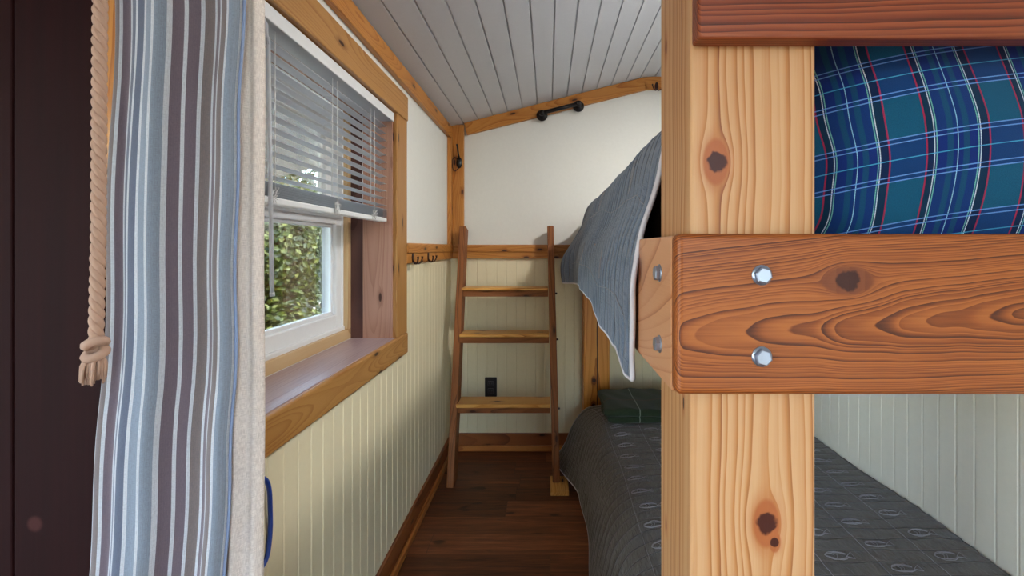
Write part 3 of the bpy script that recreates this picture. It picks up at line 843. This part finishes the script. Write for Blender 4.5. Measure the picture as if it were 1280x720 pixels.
def lower_xz(y, n):
    fl = sst(2.08, 2.44, y); f2 = sst(2.3, 2.46, y)
    top = -.808 + .006*math.sin(8*y+PH[4])
    near = [(XR-.012, top), (.60, top), (.36, top+.002), (.29, top-.002), (.235, -.832), (.195, -.885), (.172, -.97), (.158, -1.06), (.150, -1.135)]
    far = [(XR-.012, top), (.60, top), (.36, top), (.300, top-.01), (.215, -.850), (.150, -.915), (.112, -.985), (.080, -1.06), (.020, -1.140)]
    e = .022*math.sin(11*y+PH[5])*(.4+.6*fl)
    pr = [((1-fl)*a[0]+fl*b[0], (1-fl)*a[1]+fl*b[1]) for a, b in zip(near, far)]
    pr = [(x-e*max(0, min(1, (-.86-z)/.27)), z-.03*f2*(1 if x > .28 else .2)) for x, z in pr]
    return smooth_profile(pr, n)

def quilt(name, fxz, y0, y1, n, m, label, fish_rows, pipes, loc, mat):
    ys = np.linspace(y0, y1, m); rows = []
    for y in ys:
        X, Z, s = fxz(y, n); rows.append((X, CZ+Z, s))
    P = [[(rows[j][0][i], ys[j], rows[j][1][i]) for j in range(m)] for i in range(n)]
    arr = np.array(P)
    du = np.gradient(arr, axis=0); dv = np.gradient(arr, axis=1)
    nr = np.cross(du, dv); nr /= (np.linalg.norm(nr, axis=2, keepdims=True)+1e-9)
    flip = nr[2, m//2, 2] < 0
    if flip: nr = -nr
    S = np.array([r[2] for r in rows]).T                      # arc length from the inner edge
    hemS = S[-1][None, :]
    T = hemS-S                                               # distance from hem
    V = np.broadcast_to(ys[None, :], S.shape)
    rip = .0006*np.sin(V*2*PI/.045)+.0012*np.sin(S*50+np.sin(V*23)*2)*np.sin(V*40+1.3)+.0008*np.sin(V*130+S*25)
    fade = np.clip(T/.04, 0, 1)
    arr = arr+nr*(rip*fade)[..., None]
    uv = [[(T[i, j], ys[j]) for j in range(m)] for i in range(n)]
    root = empty(name, loc, label, 'quilt')
    mb = MB(); mb.grid([[tuple(arr[i, j]) for j in range(m)] for i in range(n)], uv)
    o = mb.build('quilt_cover', mat, root); md = o.modifiers.new('s', 'SOLIDIFY'); md.thickness = .006; md.offset = 1 if flip else -1
    def at(t, y, off=.0016):
        """point on the quilt t metres up from the hem at depth y"""
        fj = (y-y0)/(y1-y0)*(m-1); j = int(min(m-2, max(0, fj))); fr = min(1, max(0, fj-j))
        def col(j):
            i = np.interp(t, T[::-1, j], np.arange(n)[::-1]); i0 = int(min(n-2, i)); q = i-i0
            return (arr[i0, j]*(1-q)+arr[i0+1, j]*q), (nr[i0, j]*(1-q)+nr[i0+1, j]*q)
        a, na = col(j); b, nb = col(j+1)
        return Vector(a*(1-fr)+b*fr+(na*(1-fr)+nb*fr)*off)
    mb = MB()
    if 'hem' in pipes: mb.tube([at(.0, y, -.003) for y in np.linspace(y0, y1, 160)], .0042, 7)
    if 'near' in pipes: mb.tube([at(t, y0, -.003)+Vector((0, 0, 0)) for t in np.linspace(0, pipes['near'], 90)], .0048, 7)
    if 'far' in pipes: mb.tube([at(t, y1, -.003) for t in np.linspace(0, pipes['far'], 60)], .0042, 7)
    mb.build('piping', M['piping'], root)['label'] = 'pale braided edge piping'
    # stitched fish and long running stitch lines
    mb = MB(); r2 = random.Random(5)
    for (t, ya, yb, step, ph_) in fish_rows:
        if t < 0:                              # given as a place across the bed
            jm = m//2; t = float(np.interp(-t, arr[::-1, jm, 0], T[::-1, jm]))
        mb.tube([at(t+.004*math.sin(yy*9), yy) for yy in np.linspace(ya, yb, 120)], .0008, 4)
        yy = ya+ph_
        while yy < yb-.02:
            tc = t+.045+r2.uniform(-.006, .006); fl = .039; fh = .0125; jit = r2.uniform(-.004, .004)
            for rep in range(3):
                pts = []
                for q in range(15):
                    a = 2*PI*q/14*.86+.44
                    pts.append(at(tc+fl*math.cos(a)*.75+r2.uniform(-.002, .002), yy+jit+fh*math.sin(a)*(1+.2*(rep-1))+r2.uniform(-.0015, .0015)))
                pts += [at(tc+fl*1.1, yy+jit-fh*.9), at(tc+fl*1.12, yy+jit+fh*.9), at(tc+fl*.62, yy+jit-fh*.3)]
                mb.tube(pts, .0008, 4)
            mb.tube([at(tc-fl*.1, yy+jit-fh*.8), at(tc+fl*.1, yy+jit+fh*.2), at(tc-fl*.05, yy+jit+fh*.8)], .0007, 4)
            mb.tube([at(tc-fl*.3, yy+jit-fh*.7), at(tc-fl*.12, yy+jit+fh*.1), at(tc-fl*.28, yy+jit+fh*.7)], .0007, 4)
            yy += step
    mb.build('stitching', M['stitch'], root)['label'] = 'pale fish-shaped quilting stitches'
    return root
quilt('quilt', upper_xz, .742, 2.57, 150, 240, 'grey quilt tinted with blue window light, hanging over the side rail of the upper bunk',
      [(.10, .80, 2.4, .62, .37), (.30, .80, 2.35, .62, .2)], {'hem': 1, 'near': .46}, (.3, 1.7, CZ-.15), M['quilt_daylit'])
quilt('quilt', lower_xz, .74, 2.47, 190, 220, 'dark grey fish-stitched quilt covering the lower bunk to the floor',
      [(-(.27+.145*k), .76, 2.42, .0915, .02+.046*(k % 2)) for k in range(6)], {'hem': 1, 'far': .5}, (.5, 1.7, .05), M['quilt'])

# green folded blanket on the lower bunk
gx0, gx1, gy0, gy1, gz = .262, .80, 2.055, 2.37, CZ-.796
bmk = MB()
def slab(x0, x1, y0, y1, z0, z1, k):
    prof = []
    h = (z1-z0)/2; zc = (z0+z1)/2
    for a in np.linspace(-PI/2, PI/2, 9): prof.append((y0+h-math.cos(a)*h, zc+math.sin(a)*h))
    for yy in np.linspace(y0+h+.01, y1, 24): prof.append((yy, z1))
    low = [(yy, z0) for yy in np.linspace(y1, y0+h+.01, 24)]
    prof = prof+low
    P = []
    NX = 50
    for i in range(NX+1):
        t = i/NX; x = x0+(x1-x0)*t
        row = []
        for (yy, zz) in prof:
            w = .004*math.sin(11*t+k*2+yy*14)+.003*math.sin(29*t+k+yy*31)
            e = min(1, t/.03, (1-t)/.03); hh = .35+.65*math.sqrt(e)
            row.append((x+.008*math.sin(k*3+yy*25), yy+w*.8, zc+(zz-zc)*hh+w*.6*(zz > zc)))
        row.append(row[0]); P.append(row)
    bmk.grid(P)
    n0 = len(P[0])-1
    for idx in (0, NX):
        bmk.add([P[idx][q] for q in range(n0)], [list(range(n0))], smooth=True)
slab(gx0+.003, gx1, gy0, gy1, gz+.000, gz+.032, 0); slab(gx0, gx1-.01, gy0-.004, gy1-.01, gz+.030, gz+.066, 1)
o = bmk.build('folded_blanket', M['green'], loc=((gx0+gx1)/2, (gy0+gy1)/2, gz)); tag(o, 'dark green folded wool blanket at the far end of the lower bunk', 'blanket')

# plaid pillow standing behind the front rail
pc_ = Vector((.735, .652, CZ+.165)); hw, hh_, ht = .400, .235, .090
mb = MB(); rp2 = random.Random(4)
for side in (-1, 1):
    P = []; UV = []
    NU, NV = 120, 90
    for i in range(NU+1):
        u = -1+2*i/NU; rowp = []; rowu = []
        for j in range(NV+1):
            v = -1+2*j/NV
            th = (max(0, 1-abs(u)**2.6)**.55)*(max(0, 1-abs(v)**2.4)**.55)
            px_ = u*(hw-.03*(v*v)*(abs(u)**2)); pz_ = v*(hh_-.035*(u*u)*(abs(v)**2))
            wr = .004*math.sin(16*v+3*u+1.)*max(0, abs(u)-.6)*2.2 + .003*math.sin(9*u+5*v)+.003*math.sin(6*v-4*u)*(1-abs(v)) + .004*math.sin(30*v+4*u)*max(0, -v-.55)*1.6*(.5+.5*math.sin(3*u))
            y = side*(ht*th)+(wr*side*min(1, th*3))
            rowp.append((pc_.x+px_, pc_.y+y+.05*max(0, v)*.3, pc_.z+pz_))
            # cloth coordinates follow the bulge
            cu = px_*(1+.10*(1-v*v))+.012*math.sin(2.6*v)
            cv = pz_*(1+.06*(1-u*u))-.14*px_+.008*math.sin(3*u)
            rowu.append((cu+.047+1.19, cv+.05+1.12))
        P.append(rowp); UV.append(rowu)
    mb.grid(P, UV)
o = mb.build('pillow', M['plaid'], loc=(pc_.x, pc_.y, CZ-.03)); tag(o, 'plump blue and teal plaid pillow behind the front rail of the upper bunk', 'pillow')

# ------------------------------------------------------------------ outside
struct(MB().box(-14, -1.95, -8, 16, -.75, -.55).build('ground', M['soil']))
def foliage(center, rad, n, size, seed, shell=.3):
    r = random.Random(seed); mb = MB(); vs = []; fs = []
    lob = [(Vector((r.uniform(-.5, .5)*rad[0], r.uniform(-.5, .5)*rad[1], r.uniform(-.5, .5)*rad[2])), r.uniform(.45, .75)) for _ in range(9)]
    for _ in range(n):
        c0, k = r.choice(lob)
        d = Vector((r.gauss(0, 1), r.gauss(0, 1), r.gauss(0, 1))).normalized()
        q = k*(shell+(1-shell)*r.random())
        p = Vector(center)+c0+Vector((d.x*rad[0]*q, d.y*rad[1]*q, d.z*rad[2]*q))
        a = (d+Vector((r.uniform(-1, 1), r.uniform(-1, 1), r.uniform(-.3, 1)))*.8).normalized()
        u = a.orthogonal().normalized(); u = (u*math.cos(r.uniform(0, 6.28))+a.cross(u)*math.sin(r.uniform(0, 6.28))).normalized(); w = a.cross(u)
        L = size*r.uniform(.6, 1.3); b = L*.32; o = len(vs)
        vs += [p, p+u*L*.5+w*b+a*L*.08, p+u*L, p+u*L*.5-w*b+a*L*.08, p+u*L*.5-a*L*.03]
        fs += [[o, o+4, o+1], [o+4, o+2, o+1], [o, o+3, o+4], [o+4, o+3, o+2]]
    mb.add([tuple(v) for v in vs], fs, smooth=False); return mb
def plant(name, x, y, zc, rad, n, size, seed, mat, label, cat, group):
    e = empty(name, (x, y, -.55), label, cat, group)
    foliage((x, y, zc), rad, n, size, seed).build('foliage', mat, e)
    mb = MB(); r = random.Random(seed)
    mb.tube([(x, y, -.56), (x+.05, y+.03, zc-.3), (x-.04, y, zc+rad[2]*.6)], [.06, .045, .015], 8)
    for k in range(6):
        a = r.uniform(0, 6.28); z0 = zc+rad[2]*r.uniform(-.5, .3)
        mb.tube([(x, y, z0), (x+math.cos(a)*rad[0]*.4, y+math.sin(a)*rad[1]*.4, z0+.25), (x+math.cos(a)*rad[0]*.75, y+math.sin(a)*rad[1]*.75, z0+.35)], [.025, .015, .006], 6)
    mb.build('stem', M['bark'], e)
sh = [(-2.55, 2.00, .50, (.75, .72, 1.05), 'nearest the window glass'), (-2.95, 3.6, .55, (.8, .75, 1.1), 'in the middle behind the lower pane'), (-3.3, 5.35, .65, (.8, .85, 1.2), 'farthest right behind the lower pane')]
for k, (x, y, zc, rad, wh) in enumerate(sh):
    plant('leafy_shrub', x, y, zc, rad, 16000, .07, 20+k, M['leaf'], 'bright green leafy shrub outside, ' + wh, 'shrub', 'shrubs outside the window')
trs = [(-7.6, 3.6, 2.1, (1.3, 1.5, 2.4), 'left'), (-8.2, 7.6, 2.4, (1.6, 1.9, 2.6), 'middle'), (-9.0, 12.4, 2.6, (1.9, 2.2, 2.9), 'right')]
for k, (x, y, zc, rad, wh) in enumerate(trs):
    plant('leafy_tree', x, y, zc, rad, 22000, .17, 40+k, M['leaf2'], 'olive green tree seen through the blind, %s one of the three behind the hedge' % wh, 'tree', 'trees outside the window')

he = empty('hedge', (-4.4, 5.5, -.55), 'tall dense dark green hedge behind the shrubs outside the window', 'hedge')
rh = random.Random(9); vs = []; fs = []
for _ in range(30000):
    y = rh.uniform(1.2, 13.); z = -.55+3.0*rh.random()**.8; bul = .35*math.sin(y*1.9)+.2*math.sin(y*4.7+z*2)
    p = Vector((-4.5-.05*y+bul*.5+rh.uniform(-.5, .45), y, z+.25*math.sin(y*2.3)))
    a = Vector((1+rh.uniform(-.8, .8), rh.uniform(-1, .6), rh.uniform(-.4, 1))).normalized()
    u = a.orthogonal().normalized(); th = rh.uniform(0, 6.28); u = u*math.cos(th)+a.cross(u)*math.sin(th); w_ = a.cross(u)
    Lf = .13*rh.uniform(.6, 1.3); b = Lf*.33; o_ = len(vs)
    vs += [p, p+u*Lf*.5+w_*b, p+u*Lf, p+u*Lf*.5-w_*b, p+u*Lf*.5-a*Lf*.05]
    fs += [[o_, o_+4, o_+1], [o_+4, o_+2, o_+1], [o_, o_+3, o_+4], [o_+4, o_+3, o_+2]]
mb = MB(); mb.add([tuple(v) for v in vs], fs); mb.build('foliage', M['leaf2'], he)
mb = MB()
for k in range(16): mb.tube([(-4.6-.04*k, 1.6+.72*k, -.56), (-4.6-.04*k, 1.65+.72*k, .6), (-4.55-.04*k, 1.6+.72*k, 2.)], [.05, .04, .015], 6)
mb.build('stems', M['bark'], he)['kind'] = 'stuff'

# ------------------------------------------------------------------ light
sc = bpy.context.scene
w = bpy.data.worlds.new('sky'); sc.world = w; w.use_nodes = True
nt = w.node_tree; bg = nt.nodes['Background']
sky = nt.nodes.new('ShaderNodeTexSky'); sky.sky_type = 'NISHITA'; sky.sun_disc = False
sky.sun_elevation = math.radians(48); sky.sun_rotation = math.radians(80); sky.air_density = 1.2; sky.dust_density = 1.5
nt.links.new(sky.outputs[0], bg.inputs[0]); bg.inputs[1].default_value = 3.8
def lamp(name, typ, loc, energy, color, rot=(0, 0, 0), **kw):
    l = bpy.data.lights.new(name, typ); l.energy = energy; l.color = color
    for k, v in kw.items(): setattr(l, k, v)
    o = bpy.data.objects.new(name, l); COL.objects.link(o); o.location = loc; o.rotation_euler = rot; return o
sun = lamp('sun', 'SUN', (4, 0, 8), 7, (1, .94, .82), angle=.02)
sun.rotation_euler = Vector((-.13, .60, -.79)).to_track_quat('-Z', 'Y').to_euler()
lamp('ceiling_lamp', 'AREA', (.88, 1.45, CZ+.96), 26, (1, .96, .90), shape='DISK', size=.14)
lamp('fill_light', 'AREA', (.15, -.75, CZ+.90), 6, (1, .96, .90), rot=(math.radians(25), 0, 0), shape='DISK', size=.5)  # added fill light behind the camera, no known fixture there

# ------------------------------------------------------------------ camera
cam = bpy.data.cameras.new('camera'); co = bpy.data.objects.new('camera', cam); COL.objects.link(co)
co.location = (0, 0, CZ); co.rotation_euler = (PI/2, 0, 0)
cam.sensor_width = 36; cam.lens = 36*F/1280; cam.shift_x = -45/1280; cam.shift_y = -50/1280; cam.clip_start = .02
sc.camera = co
vs_ = sc.view_settings; vs_.view_transform = 'Standard'; vs_.look = 'None'; vs_.gamma = 1; vs_.use_curve_mapping = False; vs_.exposure = 0
